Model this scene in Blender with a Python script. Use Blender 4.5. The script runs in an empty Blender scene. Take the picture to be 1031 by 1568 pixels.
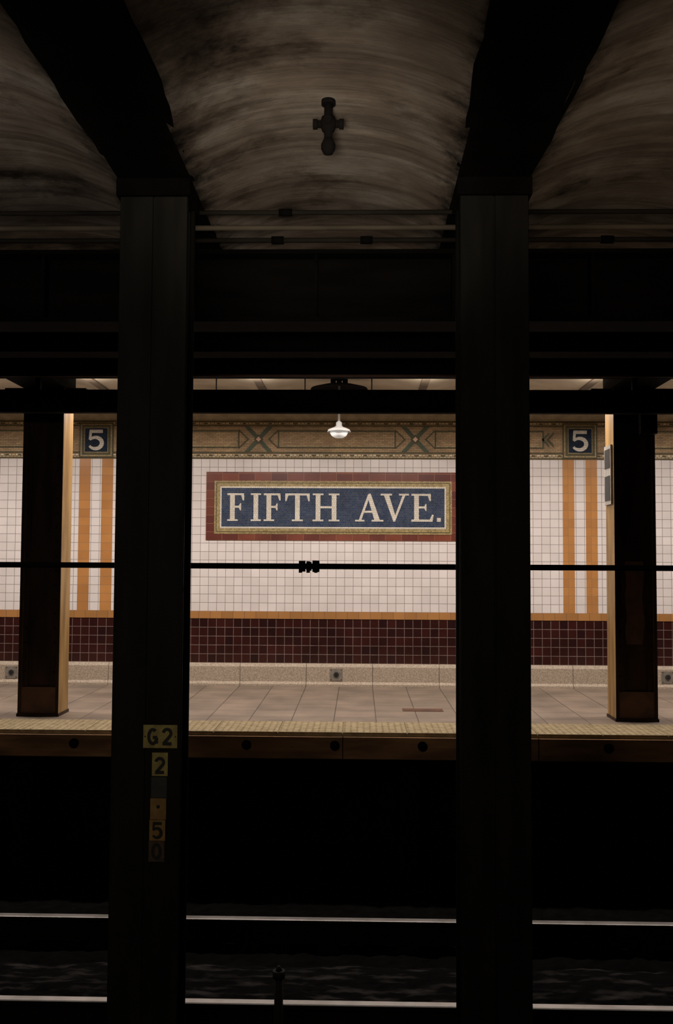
import bpy, bmesh, math, random
from mathutils import Matrix, Vector, noise
random.seed(4)
S = bpy.context.scene
S.view_settings.view_transform = 'Standard'
S.view_settings.look = 'None'

# ------------------------------------------------------------ materials
def newmat(name):
    m = bpy.data.materials.new(name); m.use_nodes = True
    nt = m.node_tree
    return m, nt, nt.nodes['Principled BSDF']
def N(nt, t, **kw):
    n = nt.nodes.new(t)
    for k, v in kw.items():
        if hasattr(n, k): setattr(n, k, v)
        else: n.inputs[k].default_value = v
    return n
def c4(c): return (c[0], c[1], c[2], 1)
def plain(name, c1, c2=None, rough=.6, metal=0, scale=6, bump=.0, spec=.5, stretch=(1,1,1), lo=.35, hi=.65, detail=6):
    m, nt, b = newmat(name)
    tc = N(nt, 'ShaderNodeTexCoord'); mp = N(nt, 'ShaderNodeMapping')
    mp.inputs['Scale'].default_value = stretch
    nt.links.new(tc.outputs['Object'], mp.inputs['Vector'])
    no = N(nt, 'ShaderNodeTexNoise'); no.inputs['Scale'].default_value = scale; no.inputs['Detail'].default_value = detail
    nt.links.new(mp.outputs[0], no.inputs['Vector'])
    r = N(nt, 'ShaderNodeValToRGB')
    r.color_ramp.elements[0].position = lo; r.color_ramp.elements[1].position = hi
    r.color_ramp.elements[0].color = c4(c1); r.color_ramp.elements[1].color = c4(c2 or c1)
    nt.links.new(no.outputs['Fac'], r.inputs['Fac']); nt.links.new(r.outputs[0], b.inputs['Base Color'])
    b.inputs['Roughness'].default_value = rough; b.inputs['Metallic'].default_value = metal
    b.inputs['Specular IOR Level'].default_value = spec
    if bump:
        bp = N(nt, 'ShaderNodeBump'); bp.inputs['Strength'].default_value = bump; bp.inputs['Distance'].default_value = .02
        nt.links.new(no.outputs['Fac'], bp.inputs['Height']); nt.links.new(bp.outputs[0], b.inputs['Normal'])
    return m
def tiles(name, c1, c2, mortar, w, h, ms, ox=0, oz=0, rough=.2, axes='XZ', offset=0, bump=.5, spec=.5, dirt=.25, dscale=3, freq=2):
    m, nt, b = newmat(name)
    tc = N(nt, 'ShaderNodeTexCoord'); sp = N(nt, 'ShaderNodeSeparateXYZ'); cb = N(nt, 'ShaderNodeCombineXYZ')
    nt.links.new(tc.outputs['Object'], sp.inputs[0])
    a1 = N(nt, 'ShaderNodeMath', operation='SUBTRACT'); a1.inputs[1].default_value = ox - 50*w
    a2 = N(nt, 'ShaderNodeMath', operation='SUBTRACT'); a2.inputs[1].default_value = oz - 50*h
    nt.links.new(sp.outputs[axes[0]], a1.inputs[0]); nt.links.new(sp.outputs[axes[1]], a2.inputs[0])
    nt.links.new(a1.outputs[0], cb.inputs[0]); nt.links.new(a2.outputs[0], cb.inputs[1])
    br = N(nt, 'ShaderNodeTexBrick'); br.offset = offset; br.offset_frequency = freq; br.squash = 1
    br.inputs['Scale'].default_value = 1; br.inputs['Brick Width'].default_value = w; br.inputs['Row Height'].default_value = h
    br.inputs['Mortar Size'].default_value = ms; br.inputs['Mortar Smooth'].default_value = .15
    br.inputs['Color1'].default_value = c4(c1); br.inputs['Color2'].default_value = c4(c2); br.inputs['Mortar'].default_value = c4(mortar)
    nt.links.new(cb.outputs[0], br.inputs['Vector'])
    no = N(nt, 'ShaderNodeTexNoise'); no.inputs['Scale'].default_value = dscale; no.inputs['Detail'].default_value = 5
    nt.links.new(tc.outputs['Object'], no.inputs['Vector'])
    mr = N(nt, 'ShaderNodeMapRange'); mr.inputs['From Min'].default_value = .3; mr.inputs['From Max'].default_value = .7
    mr.inputs['To Min'].default_value = 1 - dirt; mr.inputs['To Max'].default_value = 1
    nt.links.new(no.outputs['Fac'], mr.inputs['Value'])
    mx = N(nt, 'ShaderNodeMix'); mx.data_type = 'RGBA'; mx.blend_type = 'MULTIPLY'; mx.inputs['Factor'].default_value = 1
    nt.links.new(br.outputs['Color'], mx.inputs[6]); nt.links.new(mr.outputs[0], mx.inputs[7])
    nt.links.new(mx.outputs[2], b.inputs['Base Color'])
    b.inputs['Roughness'].default_value = rough; b.inputs['Specular IOR Level'].default_value = spec
    if bump:
        iv = N(nt, 'ShaderNodeMath', operation='SUBTRACT'); iv.inputs[0].default_value = 1
        nt.links.new(br.outputs['Fac'], iv.inputs[1])
        bp = N(nt, 'ShaderNodeBump'); bp.inputs['Strength'].default_value = bump; bp.inputs['Distance'].default_value = .002
        nt.links.new(iv.outputs[0], bp.inputs['Height']); nt.links.new(bp.outputs[0], b.inputs['Normal'])
    return m

M_white = tiles('white_glazed_tile', (.80,.74,.72), (.73,.67,.65), (.30,.26,.24), .112, .1116, .0034, oz=.956, rough=.22, dirt=.10)
M_orange = tiles('ochre_glazed_tile', (.54,.25,.08), (.45,.20,.065), (.34,.19,.09), .15, .1116, .003, ox=-3.415, oz=.956, rough=.25, dirt=.15)
M_orange2 = tiles('ochre_cap_tile', (.46,.22,.075), (.38,.18,.06), (.25,.14,.08), .15, .2, .004, oz=.8, rough=.25, dirt=.15)
M_maroon = tiles('maroon_glazed_tile', (.050,.013,.011), (.026,.009,.009), (.25,.18,.16), .112, .1154, .0034, oz=.285, rough=.18, dirt=.35)
M_red = tiles('terracotta_border_tile', (.23,.062,.036), (.12,.03,.025), (.30,.15,.08), .215, .11, .003, ox=-1.722, oz=1.888, rough=.3, dirt=.35)
M_blue = tiles('blue_mosaic', (.010,.032,.095), (.048,.070,.115), (.15,.155,.165), .023, .023, .0016, rough=.45, dirt=.35, dscale=6, offset=.4, spec=.15)
M_blue2 = tiles('deep_blue_mosaic', (.008,.022,.055), (.024,.038,.065), (.06,.06,.06), .023, .023, .0016, rough=.6, dirt=.35, dscale=6, offset=.4, spec=.05)
M_letter = tiles('ivory_mosaic', (.80,.74,.64), (.66,.60,.50), (.30,.28,.26), .026, .026, .0015, rough=.45, dirt=.08, offset=.5, bump=.2, spec=.3)
M_gold = tiles('gold_mosaic', (.56,.43,.19), (.30,.22,.09), (.16,.12,.06), .022, .022, .0018, rough=.4, dirt=.2, offset=.5)
M_tan = tiles('tan_mosaic', (.60,.41,.22), (.42,.275,.145), (.22,.15,.085), .070, .023, .0022, rough=.5, dirt=.35, offset=.45, spec=.3)
M_cream = tiles('cream_mosaic', (.80,.68,.48), (.62,.46,.25), (.13,.08,.04), .05, .03, .004, rough=.5, dirt=.2, offset=.5, spec=.3)
M_olive = tiles('olive_mosaic', (.075,.07,.035), (.12,.10,.05), (.20,.15,.08), .024, .022, .0016, rough=.5, dirt=.2, offset=.4, spec=.2)
M_teal = tiles('grey_green_mosaic', (.055,.10,.08), (.10,.13,.08), (.18,.16,.10), .020, .020, .0016, rough=.5, dirt=.2, offset=.4, spec=.2)
M_floor = tiles('platform_floor_tile', (.28,.215,.162), (.225,.172,.130), (.10,.075,.055), .43, .43, .006, ox=.05, oz=12.7, rough=.55, axes='XY', dirt=.4, dscale=2.2, bump=.2)
M_stone = plain('speckled_stone', (.30,.235,.17), (.50,.41,.32), rough=.6, scale=60, bump=.15)
M_corn = plain('cornice_plaster', (.36,.29,.19), (.48,.40,.27), rough=.7, scale=8, bump=.2)
M_grout = plain('dark_joint', (.10,.07,.05), rough=.9)
M_ribp = plain('platform_ceiling_rib_paint', (.10,.075,.05), (.16,.12,.08), rough=.8)
M_ceilp = plain('cream_ceiling_paint', (.44,.37,.27), (.58,.50,.37), rough=.7, scale=3, bump=.1)
M_strip = plain('tactile_strip_paint', (.27,.205,.11), (.40,.315,.18), rough=.7, scale=14, bump=.1, spec=.3)
M_board = plain('rubbing_board', (.15,.07,.028), (.36,.18,.07), rough=.7, scale=3, stretch=(.5,1,3), bump=.2)
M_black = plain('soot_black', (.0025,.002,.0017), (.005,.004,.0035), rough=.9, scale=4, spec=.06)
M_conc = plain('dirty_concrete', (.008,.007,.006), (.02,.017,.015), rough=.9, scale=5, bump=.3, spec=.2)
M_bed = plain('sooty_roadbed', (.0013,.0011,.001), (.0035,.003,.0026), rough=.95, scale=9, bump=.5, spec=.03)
M_debris = plain('grey_debris', (.002,.002,.002), (.045,.040,.038), rough=.95, scale=9, bump=.4, spec=.04, stretch=(.35,1.3,1), lo=.50, hi=.72, detail=7)
M_steel = plain('black_steel_paint', (.0060,.0057,.0044), (.0115,.0107,.0083), rough=.65, scale=3, stretch=(3,3,.5), bump=.05, spec=.07)
M_girder = plain('girder_paint', (.0014,.0012,.001), (.0035,.0027,.002), rough=.85, scale=3, stretch=(.5,3,3), spec=.04)
M_redline = plain('girder_red_edge', (.08,.028,.016), (.13,.05,.03), rough=.7, scale=5)
M_ochre = plain('ochre_steel_paint', (.22,.12,.042), (.38,.235,.085), rough=.5, scale=3, stretch=(3,3,.5), bump=.05, spec=.3)
M_dbrown = plain('shade_brown_steel_paint', (.014,.008,.005), (.04,.018,.010), rough=.5, scale=3, stretch=(3,3,.6), bump=.05, spec=.2)  # backlit shade of the platform columns put into the colour
M_rust = plain('rust_red_paint', (.055,.025,.013), (.12,.05,.024), rough=.7, scale=5)
M_rail = plain('polished_rail', (.42,.39,.37), (.30,.28,.26), rough=.4, metal=1, scale=5)
M_railw = plain('rail_rust', (.005,.0035,.0025), (.010,.007,.0045), rough=.9, scale=8, spec=.05)
M_cable = plain('rubber_cable', (.004,.004,.004), rough=.8, spec=.05)
M_pipe = plain('grey_pipe', (.035,.028,.019), (.065,.052,.036), rough=.7, scale=6, stretch=(.4,1,1), spec=.1)
M_pipe2 = plain('sooty_pipe', (.006,.005,.004), (.012,.010,.007), rough=.8, scale=6, stretch=(.4,1,1), spec=.06)
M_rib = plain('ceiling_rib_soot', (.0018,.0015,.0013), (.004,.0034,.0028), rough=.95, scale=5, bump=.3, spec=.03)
M_plate = plain('yellow_number_plate', (.20,.155,.042), (.32,.255,.075), rough=.5, scale=25)
M_plateo = plain('orange_number_plate', (.17,.095,.026), (.24,.135,.036), rough=.5, scale=25)
M_platef = plain('faded_number_plate', (.03,.018,.009), (.07,.037,.015), rough=.6, scale=25)
M_plated = plain('grey_number_plate', (.02,.02,.02), (.03,.028,.026), rough=.5, scale=20)
M_ink = plain('plate_ink', (.006,.006,.005), rough=.6)
M_metal = plain('brushed_metal', (.30,.27,.23), (.42,.38,.34), rough=.45, metal=.6, scale=20)
M_lampw = plain('lamp_enamel', (.36,.36,.35), rough=.45)
M_notice = plain('notice_panel', (.30,.27,.24), (.42,.39,.35), rough=.4, scale=14)
def emis(name, c, s):
    m, nt, b = newmat(name)
    b.inputs['Base Color'].default_value = c4(c); b.inputs['Emission Color'].default_value = c4(c); b.inputs['Emission Strength'].default_value = s
    return m
M_bulb = emis('frosted_glass', (.75,.73,.70), .35)

def vaultmat():
    m, nt, b = newmat('stained_vault_concrete')
    L = nt.links.new
    tc = N(nt, 'ShaderNodeTexCoord')
    def nz(scale, st, det=6, dist=0, rough=.55, loc=(0,0,0)):
        mp = N(nt, 'ShaderNodeMapping'); mp.inputs['Scale'].default_value = st; mp.inputs['Location'].default_value = loc
        L(tc.outputs['Object'], mp.inputs['Vector'])
        n = N(nt, 'ShaderNodeTexNoise'); n.inputs['Scale'].default_value = scale; n.inputs['Detail'].default_value = det
        n.inputs['Distortion'].default_value = dist; n.inputs['Roughness'].default_value = rough
        L(mp.outputs[0], n.inputs['Vector']); return n
    def ramp(n, stops):
        r = N(nt, 'ShaderNodeValToRGB'); e = r.color_ramp.elements
        e[0].position = stops[0][0]; e[0].color = c4(stops[0][1]); e[1].position = stops[-1][0]; e[1].color = c4(stops[-1][1])
        for p, c in stops[1:-1]: k = e.new(p); k.color = c4(c)
        L(n.outputs['Fac'], r.inputs['Fac']); return r
    def mul(a, c):
        mx = N(nt, 'ShaderNodeMix'); mx.data_type = 'RGBA'; mx.blend_type = 'MULTIPLY'; mx.inputs['Factor'].default_value = 1
        L(a, mx.inputs[6]); L(c, mx.inputs[7]); return mx.outputs[2]
    r = ramp(nz(1.8, (.8, 1.2, 1), det=9, rough=.65), [(.32,(.095,.073,.056)), (.5,(.15,.120,.093)), (.66,(.23,.20,.165))])
    r2 = ramp(nz(1.3, (1.0, 1.2, .6), det=9, dist=.1, rough=.68, loc=(7.1,4.4,2.0)), [(.33,(.12,.11,.105)), (.42,(.6,.58,.56)), (.50,(1,1,1))])
    r3 = ramp(nz(2.0, (.18, 4.2, .18), det=6, rough=.65), [(.38,(.62,.61,.60)), (.52,(1,1,1))])
    # soot creeping in along the rib edges: distance from the rib line in x (bay pitch 1.904 m)
    sp = N(nt, 'ShaderNodeSeparateXYZ'); L(tc.outputs['Object'], sp.inputs[0])
    s0 = N(nt, 'ShaderNodeMath', operation='SUBTRACT'); s0.inputs[1].default_value = .093 - .952; L(sp.outputs['X'], s0.inputs[0])
    pp = N(nt, 'ShaderNodeMath', operation='PINGPONG'); pp.inputs[1].default_value = .952; L(s0.outputs[0], pp.inputs[0])
    e = nz(4.5, (1, 1, 1), det=9, rough=.7)
    ad = N(nt, 'ShaderNodeMath', operation='MULTIPLY_ADD'); ad.inputs[1].default_value = .6; ad.inputs[2].default_value = -.27
    L(e.outputs['Fac'], ad.inputs[0])
    sm = N(nt, 'ShaderNodeMath', operation='ADD'); L(pp.outputs[0], sm.inputs[0]); L(ad.outputs[0], sm.inputs[1])
    mr = N(nt, 'ShaderNodeMapRange'); mr.inputs['From Min'].default_value = .20; mr.inputs['From Max'].default_value = .34
    mr.inputs['To Min'].default_value = .12; mr.inputs['To Max'].default_value = 1; L(sm.outputs[0], mr.inputs['Value'])
    o = mul(mul(mul(r.outputs[0], r2.outputs[0]), r3.outputs[0]), mr.outputs[0])
    L(o, b.inputs['Base Color']); b.inputs['Roughness'].default_value = .9; b.inputs['Specular IOR Level'].default_value = .08
    f = nz(6, (.5, 3, .5), det=9, rough=.7)
    bp = N(nt, 'ShaderNodeBump'); bp.inputs['Strength'].default_value = .3; bp.inputs['Distance'].default_value = .02
    L(f.outputs['Fac'], bp.inputs['Height']); L(bp.outputs[0], b.inputs['Normal'])
    return m
M_vault = vaultmat()

# ------------------------------------------------------------ mesh builder
class MB:
    def __init__(s): s.bm = bmesh.new(); s.mats = []
    def mi(s, m):
        if m not in s.mats: s.mats.append(m)
        return s.mats.index(m)
    def face(s, pts, m, smooth=False):
        f = s.bm.faces.new([s.bm.verts.new(p) for p in pts]); f.material_index = s.mi(m); f.smooth = smooth; return f
    def box(s, x0, x1, y0, y1, z0, z1, m):
        v = [s.bm.verts.new((x, y, z)) for x in (x0, x1) for y in (y0, y1) for z in (z0, z1)]
        for q in ((0,1,3,2),(4,6,7,5),(0,4,5,1),(2,3,7,6),(0,2,6,4),(1,5,7,3)):
            f = s.bm.faces.new([v[i] for i in q]); f.material_index = s.mi(m)
    def prism(s, poly, y0, y1, m):  # poly in (x,z), extruded along y
        a = [s.bm.verts.new((p[0], y0, p[1])) for p in poly]; b = [s.bm.verts.new((p[0], y1, p[1])) for p in poly]
        n = len(poly); k = s.mi(m)
        fs = [s.bm.faces.new(a), s.bm.faces.new(b[::-1])]
        for i in range(n): fs.append(s.bm.faces.new((a[i], b[i], b[(i+1) % n], a[(i+1) % n])))
        for f in fs: f.material_index = k
    def prismx(s, poly, x0, x1, m):  # poly in (y,z), extruded along x
        a = [s.bm.verts.new((x0, p[0], p[1])) for p in poly]; b = [s.bm.verts.new((x1, p[0], p[1])) for p in poly]
        n = len(poly); k = s.mi(m)
        fs = [s.bm.faces.new(a), s.bm.faces.new(b[::-1])]
        for i in range(n): fs.append(s.bm.faces.new((a[i], b[i], b[(i+1) % n], a[(i+1) % n])))
        for f in fs: f.material_index = k
    def cyl(s, p0, p1, r, m, n=12, r1=None, smooth=True):
        p0 = Vector(p0); p1 = Vector(p1); d = (p1-p0).normalized()
        u = d.orthogonal().normalized(); w = d.cross(u); r1 = r if r1 is None else r1; k = s.mi(m)
        A = [s.bm.verts.new(p0 + (u*math.cos(t)+w*math.sin(t))*r) for t in [2*math.pi*i/n for i in range(n)]]
        B = [s.bm.verts.new(p1 + (u*math.cos(t)+w*math.sin(t))*r1) for t in [2*math.pi*i/n for i in range(n)]]
        for i in range(n):
            f = s.bm.faces.new((A[i], A[(i+1)%n], B[(i+1)%n], B[i])); f.material_index = k; f.smooth = smooth
        for c in (A[::-1], B):
            f = s.bm.faces.new(c); f.material_index = k
    def lathe(s, prof, cx, cy, m, n=28):
        k = s.mi(m); rings = []
        for r, z in prof:
            rings.append([s.bm.verts.new((cx+max(r,.0005)*math.cos(2*math.pi*i/n), cy+max(r,.0005)*math.sin(2*math.pi*i/n), z)) for i in range(n)])
        for a, b in zip(rings, rings[1:]):
            for i in range(n):
                f = s.bm.faces.new((a[i], a[(i+1)%n], b[(i+1)%n], b[i])); f.material_index = k; f.smooth = True
    def obj(s, name, parent=None):
        bmesh.ops.recalc_face_normals(s.bm, faces=s.bm.faces)
        me = bpy.data.meshes.new(name); s.bm.to_mesh(me); s.bm.free()
        for m in s.mats: me.materials.append(m)
        o = bpy.data.objects.new(name, me); S.collection.objects.link(o)
        if parent: o.parent = parent
        return o
def empty(name):
    e = bpy.data.objects.new(name, None); S.collection.objects.link(e); return e

# strokes / letters in (x,z) --------------------------------------------------
def stroke(b, pts, ws, y0, y1, m, ox, oz, sx, sz):
    L = []; R = []
    P = [Vector((p[0]*sx, p[1]*sz)) for p in pts]
    for i, p in enumerate(P):
        d = (P[min(i+1, len(P)-1)] - P[max(i-1, 0)]).normalized(); n = Vector((-d.y, d.x))*ws[i]*sz/2
        L.append(p+n); R.append(p-n)
    for i in range(len(P)-1):
        q = [L[i], L[i+1], R[i+1], R[i]]
        b.prism([(v.x+ox, v.y+oz) for v in q], y0, y1, m)
def arc(cx, cz, rx, rz, a0, a1, n=14):
    return [(cx+rx*math.cos(math.radians(a0+(a1-a0)*i/n)), cz+rz*math.sin(math.radians(a0+(a1-a0)*i/n))) for i in range(n+1)]
LET = {
 'F': [[(.1,0),(.27,0),(.27,1),(.1,1)], [(0,.93),(.6,.93),(.6,1),(0,1)], [(.50,.93),(.56,.74),(.61,.74),(.61,.93)], [(.27,.475),(.46,.475),(.46,.55),(.27,.55)], [(.42,.475),(.47,.38),(.50,.38),(.50,.64),(.47,.64),(.42,.55)], [(0,0),(.38,0),(.38,.06),(0,.06)]],
 'I': [[(.1,0),(.27,0),(.27,1),(.1,1)], [(0,.94),(.37,.94),(.37,1),(0,1)], [(0,0),(.37,0),(.37,.06),(0,.06)]],
 'T': [[(.355,0),(.525,0),(.525,1),(.355,1)], [(0,.93),(.88,.93),(.88,1),(0,1)], [(0,.93),(0,.72),(.045,.72),(.11,.93)], [(.88,.93),(.88,.72),(.835,.72),(.77,.93)], [(.24,0),(.64,0),(.64,.06),(.24,.06)]],
 'H': [[(.11,0),(.28,0),(.28,1),(.11,1)], [(.69,0),(.86,0),(.86,1),(.69,1)], [(0,.94),(.39,.94),(.39,1),(0,1)], [(0,0),(.39,0),(.39,.06),(0,.06)], [(.58,.94),(.97,.94),(.97,1),(.58,1)], [(.58,0),(.97,0),(.97,.06),(.58,.06)], [(.28,.465),(.69,.465),(.69,.54),(.28,.54)]],
 'A': [[(.13,.03),(.22,.03),(.54,.93),(.50,1.0),(.46,.96)], [(.50,1.0),(.44,.92),(.70,.03),(.90,.03),(.56,1.0)], [(.26,.31),(.70,.31),(.70,.385),(.28,.385)], [(0,0),(.34,0),(.34,.06),(0,.06)], [(.60,0),(1.02,0),(1.02,.06),(.60,.06)]],
 'V': [[(.11,.97),(.30,.97),(.56,.12),(.50,0),(.46,0)], [(.46,0),(.52,0),(.90,.97),(.80,.97),(.50,.16)], [(0,.94),(.41,.94),(.41,1),(0,1)], [(.66,.94),(1.02,.94),(1.02,1),(.66,1)]],
 'E': [[(.1,0),(.27,0),(.27,1),(.1,1)], [(0,.93),(.70,.93),(.70,1),(0,1)], [(.59,.93),(.65,.74),(.70,.74),(.70,.93)], [(.27,.475),(.50,.475),(.50,.55),(.27,.55)], [(.46,.475),(.51,.38),(.54,.38),(.54,.64),(.51,.64),(.46,.55)], [(0,0),(.76,0),(.80,.25),(.74,.25),(.66,.075),(0,.075)]],
}
def letter(b, ch, x, z, h, y0, y1, m):
    for i, poly in enumerate(LET[ch]): b.prism([(x+p[0]*h, z+p[1]*h) for p in poly], y0-i*.0005, y1, m)
def digit(b, ch, x, z, h, y0, y1, m, w=.16, wd=.6):
    e = .0004
    if ch == '5':
        stroke(b, [(.06,.93),(.95,.93)], [w*.9]*2, y0-e, y1, m, x, z, h*wd, h)
        stroke(b, [(.14,.96),(.10,.50)], [w*.7]*2, y0-2*e, y1, m, x, z, h*wd, h)
        p = arc(.45, .33, .45, .29, 145, -150, 18); stroke(b, p, [w*(.6+.5*math.sin(math.pi*i/18)) for i in range(19)], y0, y1, m, x, z, h*wd, h)
    if ch == '2':
        p = arc(.48, .70, .40, .25, 170, -30, 12) + [(.5,.33),(.1,.06)]; stroke(b, p, [w]*len(p), y0, y1, m, x, z, h*wd, h)
        stroke(b, [(.02,.07),(.95,.07)], [w]*2, y0-e, y1, m, x, z, h*wd, h)
    if ch == '0':
        p = arc(.5, .5, .38, .43, 0, 360, 24); stroke(b, p, [w]*25, y0, y1, m, x, z, h*wd, h)
    if ch == 'G':
        p = arc(.5, .5, .40, .43, 50, 340, 20); stroke(b, p, [w]*21, y0, y1, m, x, z, h*wd, h)
        stroke(b, [(.5,.45),(.95,.45)], [w]*2, y0-e, y1, m, x, z, h*wd, h); stroke(b, [(.88,.45),(.88,.08)], [w]*2, y0-2*e, y1, m, x, z, h*wd, h)

X0, X1 = -9.0, 9.0
YW = 12.7
# ------------------------------------------------------------ back wall
b = MB()
b.box(X0, X1, YW+.02, YW+.3, -1.6, 4.4, M_conc)
b.box(X0, X1, YW, YW+.02, .956, 2.964, M_white)
b.box(X0, X1, YW-.008, YW+.02, .862, .956, M_orange2)
b.box(X0, X1, YW, YW+.02, .285, .862, M_maroon)
for cx in (-3.19, 3.19):
    for s in (-.225, .075):
        b.box(cx+s, cx+s+.15, YW-.003, YW+.01, .956, 2.964, M_orange)
b.obj('wall_back')

# baseboard
b = MB()
prof = [(YW+.02,0),(YW-.10,0),(YW-.10,.025),(YW-.07,.055),(YW-.07,.245),(YW-.045,.285),(YW+.02,.285)]
xx = X0
while xx < X1:
    b.prismx(prof, xx+.003, xx+.862-.003, M_stone); xx += .862
b.box(X0, X1, YW-.02, YW+.02, 0, .27, M_grout)
b.obj('baseboard_back')

# frieze ---------------------------------------------------------------
b = MB(); yf = YW-.012
b.box(X0, X1, yf, YW+.0195, 2.964, 3.47, M_tan)
def strip(x0, x1, z0, z1, m, d=.004): b.box(x0, x1, yf-d, yf+.002, z0, z1, m)
strip(X0, X1, 2.966, 2.985, M_olive); strip(X0, X1, 2.985, 3.035, M_cream, .003); strip(X0, X1, 3.035, 3.055, M_olive)
strip(X0, X1, 3.395, 3.412, M_olive); strip(X0, X1, 3.412, 3.455, M_cream, .003); strip(X0, X1, 3.455, 3.47, M_olive)
x = X0
while x < X1:   # dashed key pattern in the borders
    strip(x, x+.05, 3.003, 3.02, M_olive, .006); strip(x+.10, x+.15, 3.425, 3.44, M_olive, .006); x += .17
def frame(x0, x1, z0, z1, t, m, d=.006):
    strip(x0, x1, z0, z0+t, m, d); strip(x0, x1, z1-t, z1, m, d); strip(x0, x0+t, z0+t, z1-t, m, d); strip(x1-t, x1, z0+t, z1-t, m, d)
for xa, xb in ((-.78,.78), (-2.72,-1.29), (1.29,2.72), (-6,-3.66), (3.66,6)):
    frame(xa, xb, 3.105, 3.345, .020, M_olive); frame(xa+.020, xb-.020, 3.125, 3.325, .012, M_gold, .005)
def ornament(cx, cz):   # green X cross with a small ochre diamond at its heart
    for sx in (-1, 1):
        b.prism([(cx-sx*.185, cz-.165), (cx-sx*.120, cz-.165), (cx-sx*.0, cz-.035), (cx+sx*.120, cz+.165-.0), (cx+sx*.185, cz+.165), (cx+sx*.03, cz+.0)] if False else
                [(cx-sx*.185, cz-.165), (cx-sx*.115, cz-.165), (cx+sx*.185, cz+.165), (cx+sx*.115, cz+.165)], yf-.008-.001*sx, yf+.001, M_teal)
        b.prism([(cx+sx*.27, cz-.12), (cx+sx*.25, cz-.12), (cx+sx*.125, cz), (cx+sx*.25, cz+.12), (cx+sx*.27, cz+.12), (cx+sx*.15, cz)], yf-.006, yf+.001, M_olive)
    b.prism([(cx-.062, cz), (cx, cz-.062), (cx+.062, cz), (cx, cz+.062)], yf-.012, yf+.001, M_olive)
    b.prism([(cx-.035, cz), (cx, cz-.035), (cx+.035, cz), (cx, cz+.035)], yf-.014, yf+.001, M_orange)
for cx in (-1.035, 1.035): ornament(cx, 3.225)
for cx in (-3.19, 3.19):
    for s in (-1, 1):
        for q in (.06, .0):
            e = cx+s*(.40-q)
            b.prism([(e, 3.225+.10), (e+s*.10, 3.225), (e, 3.225-.10), (e-s*.0, 3.225-.07), (e+s*.06, 3.225), (e, 3.225+.07)], yf-.006-q*.05, yf+.001, M_olive if q else M_teal)
b.obj('mosaic_frieze')
b = MB()
b.prismx([(YW+.02,3.47),(YW-.03,3.47),(YW-.03,3.495),(YW-.06,3.53),(YW-.10,3.55),(YW-.10,3.585),(YW+.02,3.585)], X0, X1, M_corn)
b.obj('trim_cornice')

# five plaques
for cx in (-3.19, 3.19):
    b = MB(); y = YW-.03; z0, z1 = 2.975, 3.44
    b.box(cx-.225, cx+.225, y, YW-.013, z0, z1, M_olive)
    b.box(cx-.207, cx+.207, y-.003, y, z0+.018, z1-.018, M_gold)
    b.box(cx-.192, cx+.192, y-.005, y, z0+.033, z1-.033, M_olive)
    b.box(cx-.158, cx+.158, y-.007, y, z0+.067, z1-.067, M_gold)
    b.box(cx-.150, cx+.150, y-.009, y, z0+.075, z1-.075, M_blue2)
    digit(b, '5', cx-.10, z0+.105, .26, y-.013, y-.008, M_letter, w=.19, wd=.76)
    b.obj('numeral_plaque')

# station name sign ------------------------------------------------------
b = MB(); y = YW-.01
sx0, sx1, sz0, sz1 = -1.722, 1.625, 1.888, 2.791
b.box(sx0, sx1, y, YW+.01, sz0, sz1, M_red)
b.box(-1.612, 1.515, y-.006, y+.001, 1.972, 2.672, M_gold)
b.box(-1.590, 1.493, y-.008, y, 1.994, 2.650, M_olive)
b.box(-1.578, 1.481, y-.010, y, 2.006, 2.638, M_gold)
b.box(-1.535, 1.438, y-.013, y, 2.046, 2.598, M_blue)
def sframe(x0, x1, z0, z1, t, m, d):
    b.box(x0, x1, y-d, y-.012, z0, z0+t, m); b.box(x0, x1, y-d, y-.012, z1-t, z1, m)
    b.box(x0, x0+t, y-d, y-.012, z0+t, z1-t, m); b.box(x1-t, x1, y-d, y-.012, z0+t, z1-t, m)
sframe(-1.535, 1.438, 2.046, 2.598, .02, M_letter, .015)
h = .365; zb = 2.142
for ch, px in (('F',348),('I',384),('F',404),('T',437),('H',479),('A',544),('V',583),('E',630)):
    letter(b, ch, (px-515.5)*.00859, zb, h, y-.017, y-.012, M_letter)
dx = (669-515.5)*.00859
b.prism([(dx,zb),(dx+.05,zb),(dx+.05,zb+.05),(dx,zb+.05)], y-.017, y-.012, M_letter)
b.obj('station_name_sign')

# electrical plates in base
for cx in (-4.24, .01, 4.28):
    b = MB(); y = YW-.07
    b.box(cx-.08, cx+.08, y-.006, y, .07, .225, M_metal)
    b.cyl((cx, y-.006, .148), (cx, y-.018, .148), .034, M_plated, 20)
    b.cyl((cx, y-.018, .148), (cx, y-.022, .148), .014, M_ink, 14)
    for sx in (-.065, .065):
        for z in (.085, .21): b.cyl((cx+sx, y-.006, z), (cx+sx, y-.009, z), .006, M_ink, 8)
    b.obj('outlet_cover')

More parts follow.
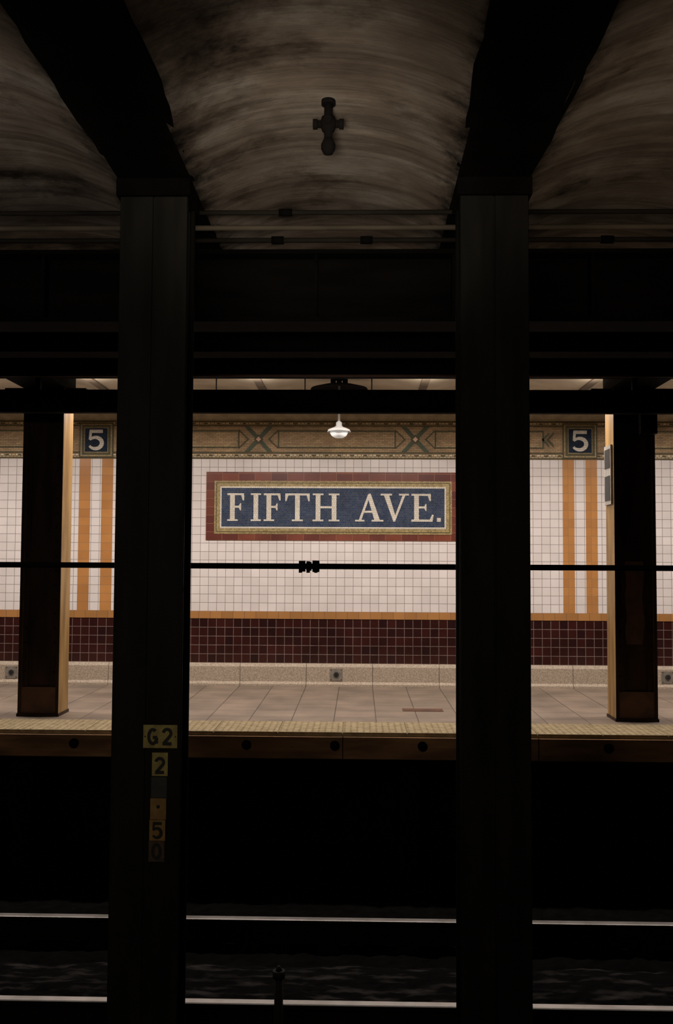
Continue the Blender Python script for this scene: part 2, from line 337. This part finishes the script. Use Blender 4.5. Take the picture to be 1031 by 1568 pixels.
# ------------------------------------------------------------ far platform
b = MB()
b.box(X0, X1, 9.8, YW+.02, -.30, 0, M_floor)
b.box(X0, X1, 9.2, 9.8, -.25, -.006, M_strip)
b.obj('floor')
b = MB()      # tactile strip tiles with domes
x = X0
while x < X1:
    b.box(x+.004, x+.606, 9.2, 9.797, -.007, .004, M_strip); x += .61
yy = 9.235
while yy < 9.79:
    x = -5.2
    while x < 5.2:
        q = .012
        k = b.mi(M_strip)
        A = [b.bm.verts.new((x+dx*q, yy+dy*q, .003)) for dx, dy in ((-1,-1),(1,-1),(1,1),(-1,1))]
        T = [b.bm.verts.new((x+dx*q*.6, yy+dy*q*.6, .008)) for dx, dy in ((-1,-1),(1,-1),(1,1),(-1,1))]
        for i in range(4):
            f = b.bm.faces.new((A[i], A[(i+1)%4], T[(i+1)%4], T[i])); f.material_index = k
        b.bm.faces.new(T).material_index = k
        x += .061
    yy += .061
b.obj('tactile_edge_strip')
b = MB()      # rubbing board on platform edge
b.box(X0, X1, 9.16, 9.20, -.235, -.035, M_board)
for x in (-4.9, -3.9, -2.38, -.75, .08, .90, 2.63, 3.9):
    b.cyl((x, 9.16, -.11), (x, 9.135, -.11), .045, M_black, 14)
    b.cyl((x, 9.135, -.11), (x, 9.12, -.11), .022, M_black, 6)
x = X0
while x < X1: b.box(x, x+.008, 9.157, 9.2, -.235, -.035, M_black); x += 1.83
b.obj('platform_rubbing_board')
b = MB()
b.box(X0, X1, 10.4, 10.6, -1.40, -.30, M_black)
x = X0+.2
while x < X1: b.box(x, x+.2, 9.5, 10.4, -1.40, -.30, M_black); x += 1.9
b.obj('wall_under_platform')
b = MB()  # thin raised patch standing in for a brown floor stain
b.box(.78, 1.22, 10.55, 10.75, 0, .003, M_rust)
b.box(.80, 1.20, 10.57, 10.73, .003, .005, M_rust)
b.obj('floor_stain_patch')

# platform ceiling -------------------------------------------------------
RIBX = [.093+.952*(2*i+1) for i in range(-5, 5)]
b = MB()
for a, c in zip(RIBX, RIBX[1:]):
    x0, x1 = a+.04, c-.04; n = 14
    for i in range(n):
        u0, u1 = i/n, (i+1)/n
        zf = lambda u: 3.67+.12*(1-(2*u-1)**2)
        b.face([(x0+(x1-x0)*u0, 9.75, zf(u0)), (x0+(x1-x0)*u1, 9.75, zf(u1)), (x0+(x1-x0)*u1, YW, zf(u1)), (x0+(x1-x0)*u0, YW, zf(u0))], M_ceilp, True)
for a in RIBX: b.box(a-.045, a+.045, 9.75, YW, 3.65, 3.72, M_ribp)
b.box(X0, X1, 9.72, YW+.3, 3.95, 4.2, M_conc)
b.obj('ceiling_platform')

# ------------------------------------------------------------ tunnel ceiling
b = MB()
HW = .215; ZS = 3.74
for a, c in zip(RIBX, RIBX[1:]):
    x0, x1 = a+HW-.01, c-HW+.01; n = 24; ny = 60
    ys = [-1.5+(9.28+1.5)*j/ny for j in range(ny+1)]
    g = []
    for yv in ys:
        row = []
        for i in range(n+1):
            u = i/n; z = ZS+.01+.20*(1-abs(2*u-1)**2.2)
            x = x0+(x1-x0)*u
            z += .010*noise.noise(Vector((x*2, yv*4, 3)))
            row.append(b.bm.verts.new((x, yv, z)))
        g.append(row)
    k = b.mi(M_vault)
    for j in range(ny):
        for i in range(n):
            f = b.bm.faces.new((g[j][i], g[j][i+1], g[j+1][i+1], g[j+1][i])); f.material_index = k; f.smooth = True
b.box(X0, X1, -2, 9.72, 4.3, 4.5, M_conc)
b.obj('ceiling')
b = MB()
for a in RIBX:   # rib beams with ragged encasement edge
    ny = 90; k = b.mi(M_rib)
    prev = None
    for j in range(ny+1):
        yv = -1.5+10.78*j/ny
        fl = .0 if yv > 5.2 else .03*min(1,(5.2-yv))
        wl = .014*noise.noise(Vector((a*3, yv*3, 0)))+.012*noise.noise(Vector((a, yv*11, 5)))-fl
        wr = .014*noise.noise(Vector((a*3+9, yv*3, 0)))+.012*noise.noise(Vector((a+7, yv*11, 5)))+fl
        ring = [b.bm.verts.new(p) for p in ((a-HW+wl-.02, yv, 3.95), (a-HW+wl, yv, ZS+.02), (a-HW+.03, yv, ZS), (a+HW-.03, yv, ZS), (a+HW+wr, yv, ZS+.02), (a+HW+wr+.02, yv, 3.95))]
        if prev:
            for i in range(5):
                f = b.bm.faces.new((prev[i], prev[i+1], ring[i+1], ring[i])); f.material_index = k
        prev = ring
b.obj('ceiling_rib_beams')

# longitudinal girders over far track
def ibeam(b, y0, y1, z0, z1, m, mb=None):
    fl = .03; w = (y0+y1)/2
    b.box(X0, X1, y0, y1, z0, z0+fl, mb or m); b.box(X0, X1, y0, y1, z1-fl, z1, m)
    b.box(X0, X1, w-.02, w+.02, z0+fl, z1-fl, m)
    x = X0+.5
    while x < X1:
        b.box(x, x+.02, y0+.02, y1-.02, z0+fl, z1-fl, m); x += .943
b = MB(); ibeam(b, 6.5, 6.8, 3.24, ZS, M_girder); b.obj('track_girder')
b = MB(); ibeam(b, 7.9, 8.15, 3.34, ZS, M_girder); b.obj('track_girder')
b = MB(); b.box(X0, X1, 9.30, 9.42, 3.405, 3.43, M_girder); b.box(X0, X1, 9.345, 9.375, 3.43, 4.29, M_girder); b.box(X0, X1, 9.375, 9.7, 3.70, 3.94, M_girder)
b.box(X0, X1, 9.285, 9.30, 3.400, 3.42, M_redline)
b.obj('platform_edge_girder')
b = MB()
b.box(X0, X1, 9.42, 9.46, 3.075, 3.28, M_girder); b.box(X0, X1, 9.38, 9.47, 3.065, 3.085, M_girder); b.box(X0, X1, 9.38, 9.47, 3.275, 3.29, M_girder)
for px in (-5.0,-2.9,2.95,5.0): b.box(px, px+.05, 9.38, 9.42, 3.29, 3.405, M_girder)
b.obj('conduit_channel_beam')

# ------------------------------------------------------------ platform columns
def pcol(cx, worn):
    root = empty('platform_column'); w = .21; y0, y1 = 10.0, 10.33
    b = MB()
    b.box(cx-w, cx-w+.028, y0, y1, 0, 3.42, M_ochre); b.box(cx+w-.028, cx+w, y0, y1, 0, 3.42, M_ochre)
    b.box(cx-w-.001, cx-w+.029, y0-.012, y0, 0, 3.42, M_dbrown); b.box(cx+w-.029, cx+w+.001, y0-.012, y0, 0, 3.42, M_dbrown)  # fronts coloured dark as in shade, sides keep the ochre
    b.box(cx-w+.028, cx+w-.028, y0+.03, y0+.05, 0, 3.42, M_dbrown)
    for s in (-1, 1):
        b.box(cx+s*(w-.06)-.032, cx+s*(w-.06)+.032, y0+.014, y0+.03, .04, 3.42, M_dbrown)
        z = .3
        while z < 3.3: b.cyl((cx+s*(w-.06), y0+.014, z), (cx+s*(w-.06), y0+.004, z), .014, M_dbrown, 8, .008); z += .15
    if worn:   # worn primer patch on the web
        pts = [(cx-.095+.01*math.sin(z*19), z) for z in [.78+.085*i for i in range(11)]] + [(cx+.085+.012*math.sin(z*13+1), z) for z in [1.63-.085*i for i in range(11)]]
        b.prism(pts, y0+.026, y0+.031, M_rust)
    b.obj('shaft', root)
    b = MB(); b.box(cx-w-.01, cx+w+.01, y0-.02, y1+.01, 0, .03, M_dbrown); b.box(cx-w+.03, cx+w-.03, y0+.005, y0+.03, .03, .30, M_rust); b.obj('foot', root)
    b = MB()
    for s in (-1, 1):
        b.prism([(cx+s*w, 3.42), (cx+s*w, 3.20), (cx+s*(w+.05), 3.28), (cx+s*(w+.20), 3.36), (cx+s*(w+.20), 3.42)], y0+.1, y0+.14, M_dbrown)
        b.box(min(cx+s*w, cx+s*(w+.22)), max(cx+s*w, cx+s*(w+.22)), y0+.02, y0+.26, 3.40, 3.42, M_dbrown)
        for q in (.05,.10,.15): b.cyl((cx+s*(w+q), y0+.1, 3.385), (cx+s*(w+q), y0+.088, 3.385), .014, M_dbrown, 8)
    b.box(cx-w-.02, cx+w+.02, y0-.56, y1, 3.42, 3.62, M_girder)
    b.obj('capital', root)
    return root
CL, CR = -3.01, 3.135
pcol(CL, False); pcol(CR, True)
b = MB(); cx = CR
b.box(cx-.232, cx-.212, 10.04, 10.30, 2.22, 2.84, M_notice)
b.box(cx-.236, cx-.232, 10.07, 10.27, 2.60, 2.80, M_plated); b.box(cx-.236, cx-.232, 10.07, 10.27, 2.26, 2.52, M_plated)
b.obj('notice_panel')
b = MB(); b.box(CR+.03, CR+.20, 9.86, 9.986, 2.93, 3.32, M_steel); b.box(CR+.04, CR+.19, 9.85, 9.86, 2.95, 3.30, M_girder); b.cyl((CR+.11,9.92,3.32),(CR+.11,9.92,3.42),.02,M_girder,10)
b.obj('junction_box')

# ------------------------------------------------------------ front columns (between the tracks)
def fcol(cx):
    b = MB(); w = .187; y0, y1 = 5.30, 5.56; zt = ZS+.005; zb = -1.36
    for yf_, d in ((y0, 1), (y1, -1)):
        a, c = sorted((yf_, yf_+d*.022))
        b.box(cx-w, cx-.006, a, c, zb, zt, M_steel); b.box(cx+.006, cx+w, a, c, zb, zt, M_steel)
        for s in (-1, 1): b.cyl((cx+s*(w-.010), yf_+d*.02, zb), (cx+s*(w-.010), yf_+d*.02, zt), .016, M_steel, 12)
    b.box(cx-.005, cx+.005, y0+.010, y1-.010, zb, zt, M_steel)
    for s in (-1, 1):
        b.box(cx+s*.017-.012, cx+s*.017+.012, y0+.02, y0+.10, zb, zt, M_steel); b.box(cx+s*.017-.012, cx+s*.017+.012, y1-.10, y1-.02, zb, zt, M_steel)
    b.box(cx-w-.02, cx+w+.02, y0-.03, y1+.03, zt-.10, zt-.005, M_rib)
    b.box(cx-w-.06, cx+w+.06, y0-.06, y1+.06, zb-.02, zb+.03, M_steel)
    return b.obj('tunnel_column')
for cx in RIBX[2:8]: fcol(cx)
# number plates on left column
r = empty('column_number_sign'); cx = -.778; yp = 5.30
b = MB(); b.box(cx-.093, cx+.093, yp-.008, yp, .588, .712, M_plate)
for sx in (-1,1):
    b.cyl((cx+sx*.083, yp-.008, .65),(cx+sx*.083, yp-.011, .65), .004, M_ink, 8)
digit(b, 'G', cx-.068, .606, .088, yp-.010, yp-.007, M_ink, w=.20, wd=.62); digit(b, '2', cx+.012, .606, .088, yp-.010, yp-.007, M_ink, w=.20, wd=.60)
b.obj('plate_top', r)
for i, (z0, z1, m, ch) in enumerate(((.438,.563,M_plate,'2'), (.322,.432,M_plated,''), (.206,.318,M_plateo,'dot'), (.092,.203,M_plateo,'5'), (-.02,.089,M_platef,'0'))):
    b = MB(); xo = -.003*i
    b.box(cx-.043+xo, cx+.043+xo, yp-.008, yp, z0, z1, m)
    if ch == 'dot': b.cyl((cx+xo, yp-.008, (z0+z1)/2+.012), (cx+xo, yp-.010, (z0+z1)/2+.012), .010, M_ink, 14)
    elif ch: digit(b, ch, cx-.026+xo, z0+.014, .085, yp-.010, yp-.007, M_ink, w=.20, wd=.62)
    b.obj('plate_%d' % (i+1), r)

# cable with splice
b = MB(); zc = 1.578; yc_ = 5.66
b.cyl((X0, yc_, zc), (X1, yc_, zc), .0165, M_cable, 14)
for x0, x1, rr in ((-.050,-.014,.032), (-.008,.022,.026), (.028,.068,.034)):
    b.cyl((x0, yc_, zc), (x1, yc_, zc), rr, M_cable, 14)
for x in (-.045, .0, .045): b.box(x-.006, x+.012, yc_-.03, yc_+.02, zc-.038, zc+.030, M_cable)
for a in RIBX[2:8]: b.box(a-.03, a+.03, 5.562, yc_+.015, zc-.03, zc+.03, M_cable)
b.obj('power_cable')
# overhead pipes
def pipe(y, z, rad, m, clamps=()):
    b = MB(); b.cyl((X0, y, z), (X1, y, z), rad, m, 12)
    for a in RIBX[1:9]:
        b.box(a-.02, a+.02, y-.02, y+.02, z, ZS-.001, M_girder)
    for c in clamps:
        b.cyl((c-.04, y, z), (c+.04, y, z), rad*1.6, M_girder, 12)
    b.obj('conduit_pipe')
pipe(5.78, 3.635, .016, M_pipe)
pipe(5.70, 3.70, .014, M_pipe2, (-.15,))
pipe(6.2, 3.70, .016, M_pipe2, (-.24, .34, 1.9))

# dark ceiling lamp (insulator fitting)
b = MB(); lx, ly = .135, 4.8
b.cyl((lx, ly, 3.96), (lx, ly, 3.75), .022, M_black, 12)
b.cyl((lx, ly, 3.96), (lx, ly, 3.925), .036, M_black, 16)
b.cyl((lx-.065, ly, 3.825), (lx+.065, ly, 3.825), .019, M_black, 12)
b.cyl((lx, ly-.07, 3.825), (lx, ly+.07, 3.825), .019, M_black, 12)
for s in (-1, 1): b.cyl((lx+s*.078, ly, 3.825), (lx+s*.055, ly, 3.825), .026, M_black, 12)
b.lathe([(0,3.87),(.034,3.86),(.044,3.825),(.032,3.79),(.016,3.775),(.016,3.755),(.024,3.745),(.036,3.72),(.036,3.695),(.024,3.672),(0,3.664)], lx, ly, M_black)
b.obj('tunnel_ceiling_lamp')

# platform pendant lamp
b = MB(); lx, ly = .06, 11.2
b.lathe([(0,3.80),(.06,3.80),(.06,3.74),(.03,3.72),(.03,3.68),(.20,3.665),(.33,3.63),(.335,3.62),(.33,3.62),(.19,3.65),(.02,3.66)], lx, ly, M_girder)
b.cyl((lx, ly, 3.68), (lx, ly, 3.19), .014, M_metal, 12)
b.lathe([(.014,3.25),(.035,3.23),(.035,3.195),(.05,3.18),(.125,3.15),(.14,3.12),(.13,3.12),(.05,3.16),(0,3.165)], lx, ly, M_lampw)
b.lathe([(.10,3.135),(.105,3.11),(.085,3.075),(.05,3.055),(0,3.05)], lx, ly, M_bulb)
for s in (-1, 1): b.box(lx+s*.07-.03, lx+s*.07+.03, ly-.03, ly+.03, 3.68, 3.74, M_girder)
b.obj('pendant_lamp')

# added light bars hidden behind the channel beam, lighting the far platform
def arealight(name, loc, rot, sx, sy, p, col=(1,.895,.82), parent=None):
    l = bpy.data.lights.new(name, 'AREA'); l.shape = 'RECTANGLE'; l.size = sx; l.size_y = sy; l.energy = p; l.color = col
    o = bpy.data.objects.new(name, l); S.collection.objects.link(o); o.location = loc; o.rotation_euler = rot
    if parent: o.parent = parent
    return o
for i in range(-4, 4):
    cx = (i+.5)*1.75+.06
    r = empty('added_light_bar')
    b = MB(); b.prismx([(10.57,3.43),(10.73,3.43),(10.71,3.47),(10.59,3.47)], cx-.6, cx+.6, M_lampw)
    for s in (-.5, .5): b.cyl((cx+s, 10.76, 3.45), (cx+s, 10.76, 3.78), .007, M_girder, 8); b.box(cx+s-.01, cx+s+.01, 10.70, 10.765, 3.45, 3.462, M_girder)
    b.obj('housing', r)
    arealight('platform_fill_light', (cx, 10.65, 3.422), (0, 0, 0), 1.1, .12, 49, parent=r)
    arealight('platform_ceiling_fill', (cx, 10.65, 3.478), (math.pi, 0, 0), 1.1, .1, 5, parent=r)  # added fill aimed up to brighten the platform ceiling

# ------------------------------------------------------------ tracks
def bed(y0, y1, name):
    b = MB(); nx, ny = 260, max(4, int((y1-y0)/.06)); g = []
    for j in range(ny+1):
        yv = y0+(y1-y0)*j/ny; row = []
        for i in range(nx+1):
            x = -6.5+13*i/nx
            row.append(b.bm.verts.new((x, yv, -1.38+.02*noise.noise(Vector((x*4, yv*4, 0)))+.015*noise.noise(Vector((x*13, yv*13, 2))))))
        g.append(row)
    k = b.mi(M_bed)
    for j in range(ny):
        for i in range(nx):
            b.bm.faces.new((g[j][i], g[j][i+1], g[j+1][i+1], g[j+1][i])).material_index = k
    b.box(X0, X1, y0, y1, -1.6, -1.42, M_bed)
    b.obj(name)
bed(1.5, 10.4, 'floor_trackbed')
b = MB(); nx, ny = 420, 20; g = []
for j in range(ny+1):
    row = []
    for i in range(nx+1):
        x = -5+10*i/nx; t = j/ny
        yv = 6.62+.62*t + .05*noise.noise(Vector((x*2.3, t, 4)))
        hgt = .05*math.sin(math.pi*t)**.5*(.8+.5*noise.noise(Vector((x*1.7, t*2, 1))))+.010*noise.noise(Vector((x*14, t*10, 7)))
        row.append(b.bm.verts.new((x, yv, -1.36+max(hgt, -.04) + (0 if 0 < j < ny else -.05))))
    g.append(row)
k = b.mi(M_debris)
for j in range(ny):
    for i in range(nx):
        b.bm.faces.new((g[j][i], g[j][i+1], g[j+1][i+1], g[j+1][i])).material_index = k
b.obj('track_debris')
def rail(yc, zt):
    r = MB(); z = zt
    prof = [(-.07,-.17),(.07,-.17),(.07,-.158),(.012,-.14),(.009,-.045),(.034,-.032),(.036,-.006),(-.036,-.006),(-.034,-.032),(-.009,-.045),(-.012,-.14),(-.07,-.158)]
    r.prismx([(yc+p[0], z+p[1]) for p in prof], X0, X1, M_railw)
    r.prismx([(yc-.036, z-.007), (yc-.036, z-.004), (yc-.028, z), (yc+.028, z), (yc+.036, z-.004), (yc+.036, z-.007)], X0, X1, M_rail)
    x = X0
    while x < X1:
        r.box(x, x+.16, yc-.12, yc+.12, z-.21, z-.168, M_railw); x += .6
    r.obj('running_rail')
for yc in (7.68, 6.245): rail(yc, -1.17)
for yc in (3.9, 2.465): rail(yc, -1.17)
# small post beside column line
b = MB(); x = -.155
b.cyl((x, 5.72, -1.40), (x, 5.72, -.80), .026, M_steel, 12)
b.cyl((x, 5.72, -.80), (x, 5.72, -.76), .036, M_steel, 12); b.cyl((x, 5.72, -.76), (x, 5.72, -.735), .02, M_steel, 12, .008)
b.box(x-.05, x+.05, 5.67, 5.77, -1.40, -1.34, M_steel)
b.obj('track_marker_post')
# near platform the photographer stands on
b = MB(); b.box(X0, X1, -2, 1.5, -.3, 0, M_floor); b.box(X0, X1, .9, 1.5, 0, .006, M_strip); b.box(X0, X1, 1.2, 1.4, -1.6, -.3, M_black)
b.obj('floor_near_platform')

# ------------------------------------------------------------ lights
def spot(name, loc, tgt, p, ang, col, blend=1, size=.25):
    l = bpy.data.lights.new(name, 'SPOT'); l.energy = p; l.spot_size = math.radians(ang); l.spot_blend = blend; l.color = col; l.shadow_soft_size = size
    o = bpy.data.objects.new(name, l); S.collection.objects.link(o); o.location = loc
    o.rotation_euler = (Vector(tgt)-Vector(loc)).to_track_quat('-Z', 'Y').to_euler()
    return o
spot('vault_fill_spot', (.1, 1.6, 2.3), (.10, 6.1, 4.02), 640, 33, (1,.88,.75))  # added unseen spots that brighten the tunnel vaults
spot('vault_fill_spot', (-1.5, 1.6, 2.3), (-1.7, 5.7, 4.05), 260, 32, (1,.92,.84))
spot('vault_fill_spot', (1.7, 1.6, 2.3), (1.9, 5.7, 4.05), 260, 32, (1,.82,.64))
arealight('column_fill_light', (-.9, .3, 3.2), (math.radians(58), 0, 0), 1.6, .4, 38, (1,.87,.72))  # added unseen soft fill for the columns and number plates

W = bpy.data.worlds.new('world'); S.world = W; W.use_nodes = True
W.node_tree.nodes['Background'].inputs[0].default_value = (1,.8,.65,1); W.node_tree.nodes['Background'].inputs[1].default_value = .004

# ------------------------------------------------------------ camera
cam = bpy.data.cameras.new('camera'); co = bpy.data.objects.new('camera', cam); S.collection.objects.link(co)
cam.sensor_fit = 'VERTICAL'; cam.sensor_height = 36; cam.lens = 33.98; cam.clip_start = .05
co.matrix_world = Matrix.Translation((.3, 0, 1.6)) @ Matrix.Rotation(math.radians(1.35), 4, 'Z') @ Matrix.Rotation(math.radians(93), 4, 'X') @ Matrix.Rotation(math.radians(.3), 4, 'Z')
S.camera = co
